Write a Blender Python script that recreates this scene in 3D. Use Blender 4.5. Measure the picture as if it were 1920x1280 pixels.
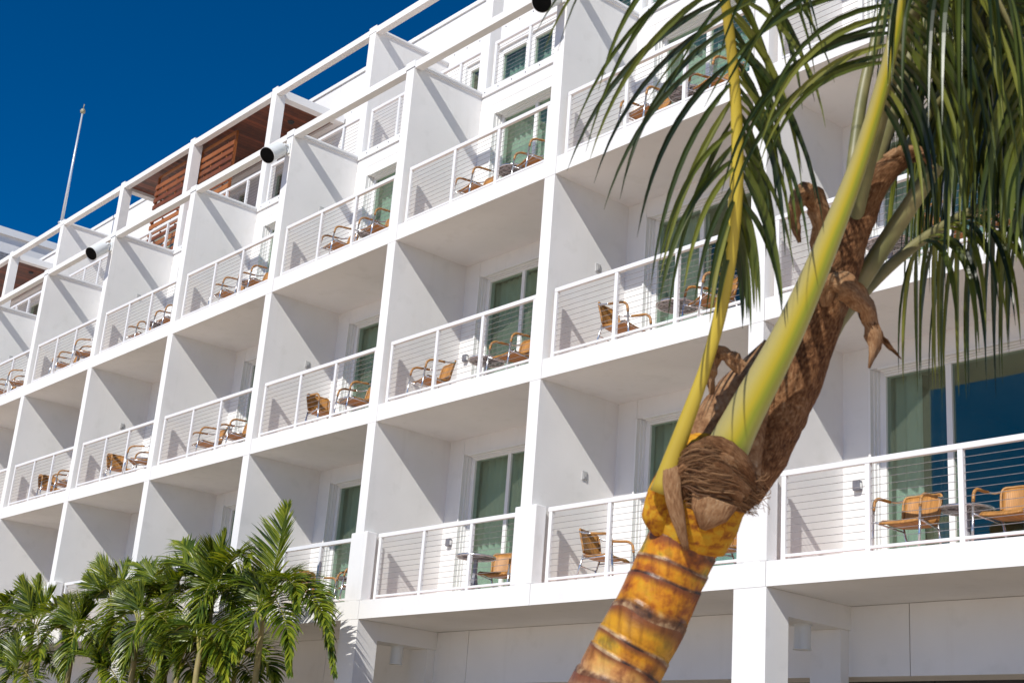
import bpy, bmesh, math, random
from mathutils import Vector, Matrix, noise

for o in list(bpy.data.objects): bpy.data.objects.remove(o)
sc = bpy.context.scene
COL = sc.collection
R_ = math.radians

# ------------------------------------------------------------------ camera
CAM = Vector((14.2126, -12.2721, 1.606))
YAW, PITCH, ROLL, FOC = R_(50.5775), R_(18.3553), R_(4.4973), 2587.13
FWD = Vector((-math.sin(YAW)*math.cos(PITCH), math.cos(YAW)*math.cos(PITCH), math.sin(PITCH)))
_r = Vector((math.cos(YAW), math.sin(YAW), 0)); _u = _r.cross(FWD)
RGT = math.cos(ROLL)*_r + math.sin(ROLL)*_u
UPV = -math.sin(ROLL)*_r + math.cos(ROLL)*_u
cam_d = bpy.data.cameras.new('camera'); cam = bpy.data.objects.new('camera', cam_d); COL.objects.link(cam)
cam.matrix_world = Matrix(((RGT.x, UPV.x, -FWD.x, CAM.x), (RGT.y, UPV.y, -FWD.y, CAM.y), (RGT.z, UPV.z, -FWD.z, CAM.z), (0, 0, 0, 1)))
cam_d.sensor_width = 36; cam_d.lens = FOC/1920*36; cam_d.clip_end = 3000; cam_d.clip_start = .05
cam_d.dof.use_dof = True; cam_d.dof.focus_distance = 19; cam_d.dof.aperture_fstop = 9.0
sc.camera = cam
def at(u, v, d):            # photo pixel + distance along the view axis -> world point
    return CAM + (FWD + RGT*((u-960)/FOC) - UPV*((v-640)/FOC))*d
def at_y(u, v, y):
    r = FWD + RGT*((u-960)/FOC) - UPV*((v-640)/FOC)
    return CAM + r*((y-CAM.y)/r.y)

# ------------------------------------------------------------------ sky, sun, exposure
SUN = Vector((.38, -1, .888)).normalized()
EL = math.asin(SUN.z); AZ = math.atan2(SUN.x, SUN.y)
w = bpy.data.worlds.new('World'); sc.world = w; w.use_nodes = True
wn = w.node_tree; bgn = wn.nodes['Background']
sky = wn.nodes.new('ShaderNodeTexSky'); sky.sky_type = 'NISHITA'; sky.sun_disc = False
sky.sun_elevation = EL; sky.sun_rotation = AZ
sky.altitude = 2500; sky.air_density = .8; sky.dust_density = .0; sky.ozone_density = 6
hs = wn.nodes.new('ShaderNodeHueSaturation'); hs.inputs['Saturation'].default_value = 1.3; hs.inputs['Value'].default_value = 1.04
wn.links.new(sky.outputs[0], hs.inputs['Color']); wn.links.new(hs.outputs[0], bgn.inputs[0])
bgn.inputs[1].default_value = .10
sd = bpy.data.lights.new('sun', 'SUN'); so = bpy.data.objects.new('sun', sd); COL.objects.link(so)
so.rotation_euler = SUN.to_track_quat('Z', 'Y').to_euler(); so.location = (0, -30, 40)
sd.energy = 4.3; sd.angle = R_(.53); sd.color = (1, .965, .9)
sc.view_settings.view_transform = 'Standard'; sc.view_settings.look = 'None'
sc.view_settings.exposure = .04; sc.view_settings.gamma = 1

# ------------------------------------------------------------------ materials
def new_mat(name):
    m = bpy.data.materials.new(name); m.use_nodes = True
    nt = m.node_tree; return m, nt, nt.nodes['Principled BSDF'], nt.nodes['Material Output']
def nd(nt, t, **kw):
    n = nt.nodes.new(t)
    for k, v in kw.items(): setattr(n, k, v)
    return n
def ramp(nt, stops, interp='LINEAR'):
    n = nt.nodes.new('ShaderNodeValToRGB'); cr = n.color_ramp; cr.interpolation = interp
    while len(cr.elements) < len(stops): cr.elements.new(.5)
    for e, (p, c) in zip(cr.elements, stops): e.position = p; e.color = (*c, 1)
    return n
def noisy(name, c1, c2, scale, rough=.8, bump=0, bscale=60, metal=0, detail=5, spec=.5, stretch=None, lo=.35, hi=.65):
    m, nt, b, out = new_mat(name)
    tc = nd(nt, 'ShaderNodeTexCoord'); n = nd(nt, 'ShaderNodeTexNoise')
    src = tc.outputs['Object']
    if stretch:
        mp = nd(nt, 'ShaderNodeMapping'); mp.inputs['Scale'].default_value = stretch
        nt.links.new(src, mp.inputs[0]); src = mp.outputs[0]
    n.inputs['Scale'].default_value = scale; n.inputs['Detail'].default_value = detail
    nt.links.new(src, n.inputs['Vector'])
    r = ramp(nt, [(lo, c1), (hi, c2)]); nt.links.new(n.outputs[0], r.inputs[0]); nt.links.new(r.outputs[0], b.inputs['Base Color'])
    b.inputs['Roughness'].default_value = rough; b.inputs['Metallic'].default_value = metal
    b.inputs['Specular IOR Level'].default_value = spec
    if bump:
        n2 = nd(nt, 'ShaderNodeTexNoise'); n2.inputs['Scale'].default_value = bscale; n2.inputs['Detail'].default_value = 3
        nt.links.new(src, n2.inputs['Vector'])
        bp = nd(nt, 'ShaderNodeBump'); bp.inputs['Strength'].default_value = bump; bp.inputs['Distance'].default_value = .01
        nt.links.new(n2.outputs[0], bp.inputs['Height']); nt.links.new(bp.outputs[0], b.inputs['Normal'])
    return m
M = {}
def _stucco(nt, b):
    tc = nd(nt, 'ShaderNodeTexCoord')
    def nz(scale, detail, st=None):
        n = nd(nt, 'ShaderNodeTexNoise'); n.inputs['Scale'].default_value = scale; n.inputs['Detail'].default_value = detail
        if st:
            mp = nd(nt, 'ShaderNodeMapping'); mp.inputs['Scale'].default_value = st; nt.links.new(tc.outputs['Object'], mp.inputs[0]); nt.links.new(mp.outputs[0], n.inputs['Vector'])
        else: nt.links.new(tc.outputs['Object'], n.inputs['Vector'])
        return n
    a = nz(.9, 6); c = nz(1.0, 4, (6, 6, .35)); f = nz(3.2, 5)
    r = ramp(nt, [(.32, (.765, .755, .74)), (.66, (.825, .815, .80))]); nt.links.new(a.outputs[0], r.inputs[0])
    st = ramp(nt, [(.60, (1, 1, 1)), (.85, (.945, .94, .93))]); nt.links.new(c.outputs[0], st.inputs[0])
    pt = ramp(nt, [(.30, (.955, .955, .95)), (.42, (1, 1, 1))]); nt.links.new(f.outputs[0], pt.inputs[0])
    m1 = nd(nt, 'ShaderNodeMix', data_type='RGBA', blend_type='MULTIPLY'); m1.inputs[0].default_value = 1; nt.links.new(r.outputs[0], m1.inputs[6]); nt.links.new(st.outputs[0], m1.inputs[7])
    m2 = nd(nt, 'ShaderNodeMix', data_type='RGBA', blend_type='MULTIPLY'); m2.inputs[0].default_value = 1; nt.links.new(m1.outputs[2], m2.inputs[6]); nt.links.new(pt.outputs[0], m2.inputs[7])
    nt.links.new(m2.outputs[2], b.inputs['Base Color']); b.inputs['Roughness'].default_value = .9; b.inputs['Specular IOR Level'].default_value = .2
    n2 = nz(45, 3); bp = nd(nt, 'ShaderNodeBump'); bp.inputs['Strength'].default_value = .14; bp.inputs['Distance'].default_value = .01; nt.links.new(n2.outputs[0], bp.inputs['Height'])
    n3 = nz(1.6, 2); b2 = nd(nt, 'ShaderNodeBump'); b2.inputs['Strength'].default_value = .12; b2.inputs['Distance'].default_value = .03; nt.links.new(n3.outputs[0], b2.inputs['Height']); nt.links.new(bp.outputs[0], b2.inputs['Normal']); nt.links.new(b2.outputs[0], b.inputs['Normal'])
_m, _nt, _b, _o = new_mat('white_stucco'); _stucco(_nt, _b); M['stucco'] = _m
M['trim'] = noisy('white_trim', (.80, .80, .79), (.83, .83, .82), 2, .6, spec=.3)
M['rail'] = noisy('white_powder_coat', (.80, .79, .79), (.83, .82, .82), 3, .4)
M['cable'] = noisy('steel_cable', (.30, .28, .28), (.42, .40, .40), 20, .4, metal=.6)
M['floor_tile'] = noisy('terracotta_tile', (.68, .48, .43), (.76, .56, .50), 5, .7)
M['room'] = noisy('room_paint', (.55, .52, .48), (.62, .58, .53), 1, .9)
M['curtain'] = noisy('green_sheer', (.62, .71, .64), (.70, .78, .71), 3, .9, spec=.1)
M['blackout'] = noisy('blackout_curtain', (.16, .14, .10), (.22, .19, .14), 3, .9, spec=.1)
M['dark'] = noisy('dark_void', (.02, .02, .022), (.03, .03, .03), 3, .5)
M['black'] = noisy('black_lens', (.002, .002, .002), (.004, .004, .004), 6, .7, spec=.08)
M['lampwhite'] = noisy('lamp_enamel', (.74, .76, .75), (.80, .81, .80), 5, .35)
M['plate'] = noisy('grey_plate', (.42, .42, .42), (.52, .52, .51), 8, .45)
M['grey'] = noisy('grey_plastic', (.22, .22, .24), (.32, .32, .34), 8, .35)
M['lampgrey'] = noisy('dark_lamp_grey', (.12, .12, .14), (.18, .18, .21), 8, .35)
M['alu'] = noisy('brushed_aluminium', (.68, .68, .70), (.80, .80, .82), 30, .25, metal=.9)
M['mesh_top'] = noisy('dark_woven_top', (.06, .055, .06), (.36, .34, .36), 38, .4, detail=1, lo=.44, hi=.56)
M['pave'] = noisy('pale_paving', (.64, .49, .37), (.74, .58, .44), .6, .9)
M['soil'] = noisy('dark_mulch', (.05, .045, .03), (.10, .10, .05), 3, .95)
M['steel'] = noisy('pole_aluminium', (.66, .68, .70), (.74, .76, .78), 6, .35, metal=.4)
M['bronze'] = noisy('bronze_finial', (.30, .28, .18), (.45, .40, .26), 9, .4)

def stripes(name, base, dark, axis, freq, rough=.6, vary=.3):
    """wicker or planks: bands along one object axis with colour variation"""
    m, nt, b, out = new_mat(name)
    tc = nd(nt, 'ShaderNodeTexCoord'); sp = nd(nt, 'ShaderNodeSeparateXYZ'); nt.links.new(tc.outputs['Object'], sp.inputs[0])
    mu = nd(nt, 'ShaderNodeMath', operation='MULTIPLY'); mu.inputs[1].default_value = freq; nt.links.new(sp.outputs[axis], mu.inputs[0])
    fr = nd(nt, 'ShaderNodeMath', operation='FRACT'); nt.links.new(mu.outputs[0], fr.inputs[0])
    fl = nd(nt, 'ShaderNodeMath', operation='FLOOR'); nt.links.new(mu.outputs[0], fl.inputs[0])
    wnz = nd(nt, 'ShaderNodeTexWhiteNoise', noise_dimensions='1D'); nt.links.new(fl.outputs[0], wnz.inputs['W'])
    nz = nd(nt, 'ShaderNodeTexNoise'); nz.inputs['Scale'].default_value = 6; nt.links.new(tc.outputs['Object'], nz.inputs['Vector'])
    ad = nd(nt, 'ShaderNodeMath', operation='ADD'); nt.links.new(wnz.outputs[0], ad.inputs[0]); nt.links.new(nz.outputs[0], ad.inputs[1])
    c = ramp(nt, [(.35, tuple(x*(1-vary) for x in base)), (1.0, tuple(min(1, x*(1+vary)) for x in base))])
    hf = nd(nt, 'ShaderNodeMath', operation='MULTIPLY'); hf.inputs[1].default_value = .6; nt.links.new(ad.outputs[0], hf.inputs[0]); nt.links.new(hf.outputs[0], c.inputs[0])
    g = ramp(nt, [(0, (1, 1, 1)), (.10, (0, 0, 0)), (.90, (0, 0, 0)), (1, (1, 1, 1))]); nt.links.new(fr.outputs[0], g.inputs[0])
    mx = nd(nt, 'ShaderNodeMix', data_type='RGBA'); nt.links.new(g.outputs[0], mx.inputs[0])
    nt.links.new(c.outputs[0], mx.inputs[6]); mx.inputs[7].default_value = (*dark, 1)
    nt.links.new(mx.outputs[2], b.inputs['Base Color']); b.inputs['Roughness'].default_value = rough
    bp = nd(nt, 'ShaderNodeBump'); bp.inputs['Strength'].default_value = .4; bp.inputs['Distance'].default_value = .004; bp.invert = True
    nt.links.new(g.outputs[0], bp.inputs['Height']); nt.links.new(bp.outputs[0], b.inputs['Normal'])
    return m
M['wicker'] = stripes('tan_wicker', (.46, .21, .050), (.20, .08, .015), 0, 55, .5, .2)
M['wrap'] = noisy('wicker_wrap', (.34, .16, .045), (.48, .24, .07), 60, .5)
M['wood'] = stripes('red_brown_planks', (.17, .045, .018), (.02, .007, .004), 0, 7, .5, .5)
pass

def glass_mat():
    m, nt, b, out = new_mat('tinted_glass'); nt.nodes.remove(b)
    tr = nd(nt, 'ShaderNodeBsdfTransparent'); tr.inputs[0].default_value = (.735, .80, .775, 1)
    gl = nd(nt, 'ShaderNodeBsdfGlossy'); gl.inputs['Roughness'].default_value = .004; gl.inputs[0].default_value = (.9, 1, .72, 1)
    ge = nd(nt, 'ShaderNodeNewGeometry'); dt = nd(nt, 'ShaderNodeVectorMath', operation='DOT_PRODUCT'); nt.links.new(ge.outputs['Incoming'], dt.inputs[0]); nt.links.new(ge.outputs['True Normal'], dt.inputs[1])
    ab = nd(nt, 'ShaderNodeMath', operation='ABSOLUTE'); nt.links.new(dt.outputs['Value'], ab.inputs[0])
    om = nd(nt, 'ShaderNodeMath', operation='SUBTRACT'); om.inputs[0].default_value = 1; nt.links.new(ab.outputs[0], om.inputs[1])
    p5 = nd(nt, 'ShaderNodeMath', operation='POWER'); p5.inputs[1].default_value = 5; nt.links.new(om.outputs[0], p5.inputs[0])
    mu = nd(nt, 'ShaderNodeMath', operation='MULTIPLY_ADD', use_clamp=True); mu.inputs[1].default_value = .90; mu.inputs[2].default_value = .105; nt.links.new(p5.outputs[0], mu.inputs[0])
    tc = nd(nt, 'ShaderNodeTexCoord'); nz = nd(nt, 'ShaderNodeTexNoise'); nz.inputs['Scale'].default_value = .8; nt.links.new(tc.outputs['Object'], nz.inputs['Vector'])
    bp = nd(nt, 'ShaderNodeBump'); bp.inputs['Strength'].default_value = .03; bp.inputs['Distance'].default_value = .05; nt.links.new(nz.outputs[0], bp.inputs['Height'])
    nt.links.new(bp.outputs[0], gl.inputs['Normal'])
    mx = nd(nt, 'ShaderNodeMixShader'); nt.links.new(mu.outputs[0], mx.inputs[0]); nt.links.new(tr.outputs[0], mx.inputs[1]); nt.links.new(gl.outputs[0], mx.inputs[2])
    nt.links.new(mx.outputs[0], out.inputs[0]); return m
M['glass'] = glass_mat()

def leaf_mat(name, stops, rough=.35, trans=.3):
    m, nt, b, out = new_mat(name)
    g = nd(nt, 'ShaderNodeNewGeometry'); tc = nd(nt, 'ShaderNodeTexCoord'); nz = nd(nt, 'ShaderNodeTexNoise'); nz.inputs['Scale'].default_value = 2.2
    nt.links.new(tc.outputs['Object'], nz.inputs['Vector'])
    ad = nd(nt, 'ShaderNodeMath', operation='ADD'); nt.links.new(g.outputs['Random Per Island'], ad.inputs[0]); nt.links.new(nz.outputs[0], ad.inputs[1])
    mu = nd(nt, 'ShaderNodeMath', operation='MULTIPLY'); mu.inputs[1].default_value = .5; nt.links.new(ad.outputs[0], mu.inputs[0])
    r = ramp(nt, stops); nt.links.new(mu.outputs[0], r.inputs[0]); nt.links.new(r.outputs[0], b.inputs['Base Color'])
    b.inputs['Roughness'].default_value = rough; b.inputs['Specular IOR Level'].default_value = .45
    tl = nd(nt, 'ShaderNodeBsdfTranslucent'); br = nd(nt, 'ShaderNodeMix', data_type='RGBA', blend_type='MULTIPLY'); br.inputs[0].default_value = 1
    nt.links.new(r.outputs[0], br.inputs[6]); br.inputs[7].default_value = (1.6, 1.5, .6, 1); nt.links.new(br.outputs[2], tl.inputs[0])
    mx = nd(nt, 'ShaderNodeMixShader'); mx.inputs[0].default_value = trans
    nt.links.new(b.outputs[0], mx.inputs[1]); nt.links.new(tl.outputs[0], mx.inputs[2]); nt.links.new(mx.outputs[0], out.inputs[0])
    return m
M['slat'] = leaf_mat('ipe_slats', [(.15, (.10, .027, .010)), (.40, (.20, .058, .016)), (.60, (.31, .10, .026)), (.85, (.42, .16, .045))], .5, .0)
M['coco_leaf'] = leaf_mat('coconut_leaflets', [(.20, (.010, .018, .005)), (.42, (.032, .050, .008)), (.60, (.095, .12, .017)), (.78, (.24, .25, .045)), (.90, (.36, .29, .13)), (1, (.50, .38, .25))], .32, .24)
M['areca_leaf'] = leaf_mat('areca_leaflets', [(.15, (.016, .036, .005)), (.38, (.060, .105, .010)), (.56, (.17, .22, .016)), (.78, (.34, .36, .03)), (1, (.48, .42, .08))], .34, .30)
M['areca_stalk'] = noisy('areca_stalk', (.22, .24, .04), (.36, .30, .07), 6, .5)
M['areca_stem'] = noisy('areca_stem', (.22, .20, .07), (.36, .28, .12), 5, .6, .3, 20)
def fibre_mat(name, stops, fa, fl, bump):
    m, nt, b, out = new_mat(name)
    a = nd(nt, 'ShaderNodeAttribute', attribute_name='ang'); l = nd(nt, 'ShaderNodeAttribute', attribute_name='len'); tc = nd(nt, 'ShaderNodeTexCoord')
    n0 = nd(nt, 'ShaderNodeTexNoise'); n0.inputs['Scale'].default_value = 14; n0.inputs['Detail'].default_value = 3; nt.links.new(tc.outputs['Object'], n0.inputs['Vector'])
    aa = nd(nt, 'ShaderNodeMath', operation='MULTIPLY_ADD'); aa.inputs[1].default_value = fa; nt.links.new(a.outputs['Fac'], aa.inputs[0])
    ns = nd(nt, 'ShaderNodeMath', operation='MULTIPLY'); ns.inputs[1].default_value = 5; nt.links.new(n0.outputs[0], ns.inputs[0]); nt.links.new(ns.outputs[0], aa.inputs[2])
    ll = nd(nt, 'ShaderNodeMath', operation='MULTIPLY'); ll.inputs[1].default_value = fl; nt.links.new(l.outputs['Fac'], ll.inputs[0])
    cx = nd(nt, 'ShaderNodeCombineXYZ'); nt.links.new(aa.outputs[0], cx.inputs[0]); nt.links.new(ll.outputs[0], cx.inputs[1])
    n = nd(nt, 'ShaderNodeTexNoise'); n.inputs['Scale'].default_value = 1; n.inputs['Detail'].default_value = 5; n.inputs['Roughness'].default_value = .65; nt.links.new(cx.outputs[0], n.inputs['Vector'])
    md = nd(nt, 'ShaderNodeMath', operation='MULTIPLY_ADD'); md.inputs[1].default_value = .7; nt.links.new(n.outputs[0], md.inputs[0])
    m3 = nd(nt, 'ShaderNodeMath', operation='MULTIPLY'); m3.inputs[1].default_value = .3; nt.links.new(n0.outputs[0], m3.inputs[0]); nt.links.new(m3.outputs[0], md.inputs[2])
    r = ramp(nt, stops); nt.links.new(md.outputs[0], r.inputs[0]); nt.links.new(r.outputs[0], b.inputs['Base Color']); b.inputs['Roughness'].default_value = .85
    b.inputs['Specular IOR Level'].default_value = .2
    bp = nd(nt, 'ShaderNodeBump'); bp.inputs['Strength'].default_value = bump; bp.inputs['Distance'].default_value = .012; nt.links.new(n.outputs[0], bp.inputs['Height']); nt.links.new(bp.outputs[0], b.inputs['Normal'])
    return m
M['fibre'] = fibre_mat('brown_fibre', [(.34, (.045, .018, .008)), (.46, (.15, .065, .026)), (.56, (.27, .135, .06)), (.68, (.42, .27, .15))], 34, 5, .8)
M['dry'] = fibre_mat('dried_sheath', [(.34, (.12, .05, .022)), (.48, (.27, .14, .065)), (.60, (.38, .23, .12)), (.70, (.52, .38, .25))], 20, 4, .5)
M['sheath'] = fibre_mat('yellow_sheath', [(.34, (.14, .04, .012)), (.42, (.34, .12, .015)), (.50, (.54, .25, .015)), (.60, (.55, .33, .03)), (.70, (.40, .30, .06))], 7, 4, .25)

pass
M['strand'] = leaf_mat('fibre_strands', [(.2, (.055, .022, .009)), (.5, (.17, .08, .032)), (.8, (.32, .18, .085)), (1, (.50, .36, .20))], .8, .05)

def attr_mat(name, build):
    m, nt, b, out = new_mat(name); build(nt, b); return m
TAN0 = .80
def _trunk(nt, b):
    a = nd(nt, 'ShaderNodeAttribute', attribute_name='ring'); a2 = nd(nt, 'ShaderNodeAttribute', attribute_name='along')
    tc = nd(nt, 'ShaderNodeTexCoord')
    n1 = nd(nt, 'ShaderNodeTexNoise'); n1.inputs['Scale'].default_value = 11; n1.inputs['Detail'].default_value = 8; n1.inputs['Roughness'].default_value = .62; nt.links.new(tc.outputs['Object'], n1.inputs['Vector'])
    n2 = nd(nt, 'ShaderNodeTexNoise'); n2.inputs['Scale'].default_value = 3.6; n2.inputs['Detail'].default_value = 3; nt.links.new(tc.outputs['Object'], n2.inputs['Vector'])
    n3 = nd(nt, 'ShaderNodeTexNoise'); n3.inputs['Scale'].default_value = 70; n3.inputs['Detail'].default_value = 4; nt.links.new(tc.outputs['Object'], n3.inputs['Vector'])
    base = ramp(nt, [(.33, (.085, .026, .010)), (.41, (.32, .085, .008)), (.50, (.56, .22, .008)), (.60, (.55, .30, .012)), (.68, (.24, .19, .02)), (.75, (.15, .06, .015))])
    nt.links.new(n1.outputs[0], base.inputs[0])
    alt = ramp(nt, [(.50, (0, 0, 0)), (.70, (1, 1, 1))]); nt.links.new(n2.outputs[0], alt.inputs[0])
    y = nd(nt, 'ShaderNodeMix', data_type='RGBA'); nt.links.new(alt.outputs[0], y.inputs[0]); nt.links.new(base.outputs[0], y.inputs[6]); y.inputs[7].default_value = (.50, .25, .012, 1)
    tan = ramp(nt, [(.35, (.22, .10, .045)), (.5, (.50, .33, .19)), (.7, (.60, .44, .28))]); nt.links.new(n1.outputs[0], tan.inputs[0])
    low = ramp(nt, [(.0, (1, 1, 1)), (1, (0, 0, 0))])
    mr = nd(nt, 'ShaderNodeMapRange'); mr.inputs[1].default_value = TAN0; mr.inputs[2].default_value = TAN0+.07
    ad = nd(nt, 'ShaderNodeMath', operation='MULTIPLY_ADD'); ad.inputs[1].default_value = .14; nt.links.new(n2.outputs[0], ad.inputs[0]); nt.links.new(a2.outputs['Fac'], ad.inputs[2])
    nt.links.new(ad.outputs[0], mr.inputs[0]); nt.links.new(mr.outputs[0], low.inputs[0])
    mt = nd(nt, 'ShaderNodeMix', data_type='RGBA'); nt.links.new(low.outputs[0], mt.inputs[0]); nt.links.new(y.outputs[2], mt.inputs[6]); nt.links.new(tan.outputs[0], mt.inputs[7])
    # leaf scars: fraction of the ring attribute
    ad2 = nd(nt, 'ShaderNodeMath', operation='MULTIPLY_ADD'); ad2.inputs[1].default_value = .30; nt.links.new(n2.outputs[0], ad2.inputs[0]); nt.links.new(a.outputs['Fac'], ad2.inputs[2])
    fr = nd(nt, 'ShaderNodeMath', operation='FRACT'); nt.links.new(ad2.outputs[0], fr.inputs[0])
    s1 = ramp(nt, [(0, (1, 1, 1)), (.09, (1, 1, 1)), (.20, (0, 0, 0)), (.95, (0, 0, 0)), (1, (1, 1, 1))]); nt.links.new(fr.outputs[0], s1.inputs[0])
    scar = ramp(nt, [(.40, (.035, .016, .010)), (.50, (.16, .07, .03)), (.58, (.40, .27, .15))]); nt.links.new(n1.outputs[0], scar.inputs[0])
    m2 = nd(nt, 'ShaderNodeMix', data_type='RGBA'); nt.links.new(s1.outputs[0], m2.inputs[0]); nt.links.new(mt.outputs[2], m2.inputs[6]); nt.links.new(scar.outputs[0], m2.inputs[7])
    br = ramp(nt, [(.66, (0, 0, 0)), (.92, (.9, .9, .9))]); nt.links.new(fr.outputs[0], br.inputs[0])
    m3 = nd(nt, 'ShaderNodeMix', data_type='RGBA'); nt.links.new(br.outputs[0], m3.inputs[0]); nt.links.new(m2.outputs[2], m3.inputs[6]); m3.inputs[7].default_value = (.17, .05, .018, 1)
    sp_ = nd(nt, 'ShaderNodeMapping'); sp_.inputs['Scale'].default_value = (60, 60, 9); sp_.inputs['Rotation'].default_value = (0, R_(22), R_(40)); nt.links.new(tc.outputs['Object'], sp_.inputs[0])
    n5 = nd(nt, 'ShaderNodeTexNoise'); n5.inputs['Scale'].default_value = 1; n5.inputs['Detail'].default_value = 5; nt.links.new(sp_.outputs[0], n5.inputs['Vector'])
    cr_ = ramp(nt, [(.33, (.38, .26, .18)), (.46, (.92, .88, .82)), (.62, (1.12, 1.08, 1.0))]); nt.links.new(n5.outputs[0], cr_.inputs[0])
    m5 = nd(nt, 'ShaderNodeMix', data_type='RGBA', blend_type='MULTIPLY'); m5.inputs[0].default_value = .5; nt.links.new(m3.outputs[2], m5.inputs[6]); nt.links.new(cr_.outputs[0], m5.inputs[7])
    nt.links.new(m5.outputs[2], b.inputs['Base Color']); b.inputs['Roughness'].default_value = .40; b.inputs['Specular IOR Level'].default_value = .4
    bp = nd(nt, 'ShaderNodeBump'); bp.inputs['Strength'].default_value = .35; bp.inputs['Distance'].default_value = .006
    nt.links.new(n3.outputs[0], bp.inputs['Height']); nt.links.new(bp.outputs[0], b.inputs['Normal'])
M['trunk'] = attr_mat('ringed_coconut_trunk', _trunk)
def _petiole(nt, b):
    a = nd(nt, 'ShaderNodeAttribute', attribute_name='ring'); tc = nd(nt, 'ShaderNodeTexCoord')
    n1 = nd(nt, 'ShaderNodeTexNoise'); n1.inputs['Scale'].default_value = 7; n1.inputs['Detail'].default_value = 4; nt.links.new(tc.outputs['Object'], n1.inputs['Vector'])
    ad = nd(nt, 'ShaderNodeMath', operation='MULTIPLY_ADD'); ad.inputs[1].default_value = .12; nt.links.new(n1.outputs[0], ad.inputs[0]); nt.links.new(a.outputs['Fac'], ad.inputs[2])
    r = ramp(nt, [(.0, (.44, .38, .20)), (.10, (.46, .42, .16)), (.24, (.40, .40, .07)), (.42, (.30, .34, .025)), (.60, (.46, .37, .02)), (.80, (.42, .34, .06)), (1, (.36, .31, .12))])
    nt.links.new(ad.outputs[0], r.inputs[0]); nt.links.new(r.outputs[0], b.inputs['Base Color']); b.inputs['Roughness'].default_value = .35
M['petiole'] = attr_mat('yellow_green_stalk', _petiole)
M['stalk_yellow'] = noisy('yellow_stalk', (.36, .25, .025), (.60, .46, .05), 3.5, .34, stretch=(1, 1, .5), detail=2)
M['stalk_green'] = noisy('dull_green_stalk', (.14, .14, .05), (.26, .23, .10), 8, .45)
pass

# ------------------------------------------------------------------ mesh helpers
class MB:
    def __init__(s): s.v = []; s.f = []; s.attr = {}; s.smooth = False
    def box(s, x0, x1, y0, y1, z0, z1):
        n = len(s.v)
        s.v += [(x0, y0, z0), (x1, y0, z0), (x1, y1, z0), (x0, y1, z0), (x0, y0, z1), (x1, y0, z1), (x1, y1, z1), (x0, y1, z1)]
        s.f += [tuple(n+i for i in q) for q in ((3, 2, 1, 0), (4, 5, 6, 7), (0, 1, 5, 4), (1, 2, 6, 5), (2, 3, 7, 6), (3, 0, 4, 7))]
        return s
    def tube(s, pts, rad, n=8, caps=True, flat=1, ref=None, vals=None):
        pts = [Vector(p) for p in pts]
        if not hasattr(rad, '__len__'): rad = [rad]*len(pts)
        b = len(s.v); L = len(pts)
        side = None
        for i, p in enumerate(pts):
            t = (pts[min(i+1, L-1)]-pts[max(i-1, 0)]).normalized()
            if side is None:
                rf = Vector(ref) if ref is not None else (Vector((0, 0, 1)) if abs(t.z) < .9 else Vector((1, 0, 0)))
                side = t.cross(rf).normalized()
            else: side = (side - t*side.dot(t)).normalized()
            nn = side.cross(t)
            for j in range(n):
                a = 2*math.pi*j/n
                s.v.append(tuple(p + (side*math.cos(a) + nn*math.sin(a)*flat)*rad[i]))
        for i in range(L-1):
            for j in range(n):
                k = (j+1) % n
                s.f.append((b+i*n+j, b+i*n+k, b+(i+1)*n+k, b+(i+1)*n+j))
        if caps: s.f.append(tuple(b+j for j in reversed(range(n)))); s.f.append(tuple(b+(L-1)*n+j for j in range(n)))
        return s
    def disc(s, c, r, h, n=24, r2=None):
        r2 = r if r2 is None else r2
        return s.tube([Vector(c), Vector(c)+Vector((0, 0, h))], [r, r2], n)
    def build(s, name, mat, parent=None, smooth=False, bevel=0):
        me = bpy.data.meshes.new(name)
        off = Vector((0, 0, 0))
        pp = parent
        while pp: off += pp.location if pp.get('_abs') else Vector((0, 0, 0)); pp = pp.parent
        me.from_pydata([(x-off.x, y-off.y, z-off.z) for x, y, z in s.v], [], s.f); me.validate(); me.update()
        me.materials.append(mat)
        for k, vals in s.attr.items():
            a = me.attributes.new(k, 'FLOAT', 'POINT'); a.data.foreach_set('value', vals)
        if smooth: me.polygons.foreach_set('use_smooth', [True]*len(me.polygons))
        o = bpy.data.objects.new(name, me); COL.objects.link(o)
        if parent: o.parent = parent
        if bevel:
            md = o.modifiers.new('bevel', 'BEVEL'); md.width = bevel; md.segments = 2; md.limit_method = 'ANGLE'
        return o
def catmull(pts, m):
    pts = [Vector(p) for p in pts]; n = len(pts)-1; out = []
    for i in range(m+1):
        t = i/m*n; k = min(int(t), n-1); f = t-k
        p0 = pts[k-1] if k else pts[0]*2-pts[1]; p1 = pts[k]; p2 = pts[k+1]; p3 = pts[k+2] if k+2 <= n else pts[n]*2-pts[n-1]
        out.append(.5*((2*p1) + (p2-p0)*f + (2*p0-5*p1+4*p2-p3)*f*f + (3*p1-p0-3*p2+p3)*f**3))
    return out
def lerp_list(vals, m):
    n = len(vals)-1; out = []
    for i in range(m+1):
        t = i/m*n; k = min(int(t), n-1); out.append(vals[k]+(vals[k+1]-vals[k])*(t-k))
    return out
def thing(name, label, cat, loc, rz=0, group=None):
    o = bpy.data.objects.new(name, None); COL.objects.link(o); o.location = loc; o.rotation_euler = (0, 0, rz)
    o['label'] = label; o['category'] = cat; o.empty_display_size = .2
    if group: o['group'] = group
    return o
def tag(o, label, cat, group=None):
    o['label'] = label; o['category'] = cat
    if group: o['group'] = group
    return o
def dup(root, loc, rz, label):
    r = root.copy(); COL.objects.link(r); r.location = loc; r.rotation_euler = (0, 0, rz); r['label'] = label
    for ch in list(root.children):
        c = ch.copy(); COL.objects.link(c); c.parent = r
        for g in list(ch.children):
            d = g.copy(); COL.objects.link(d); d.parent = c
    return r
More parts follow.
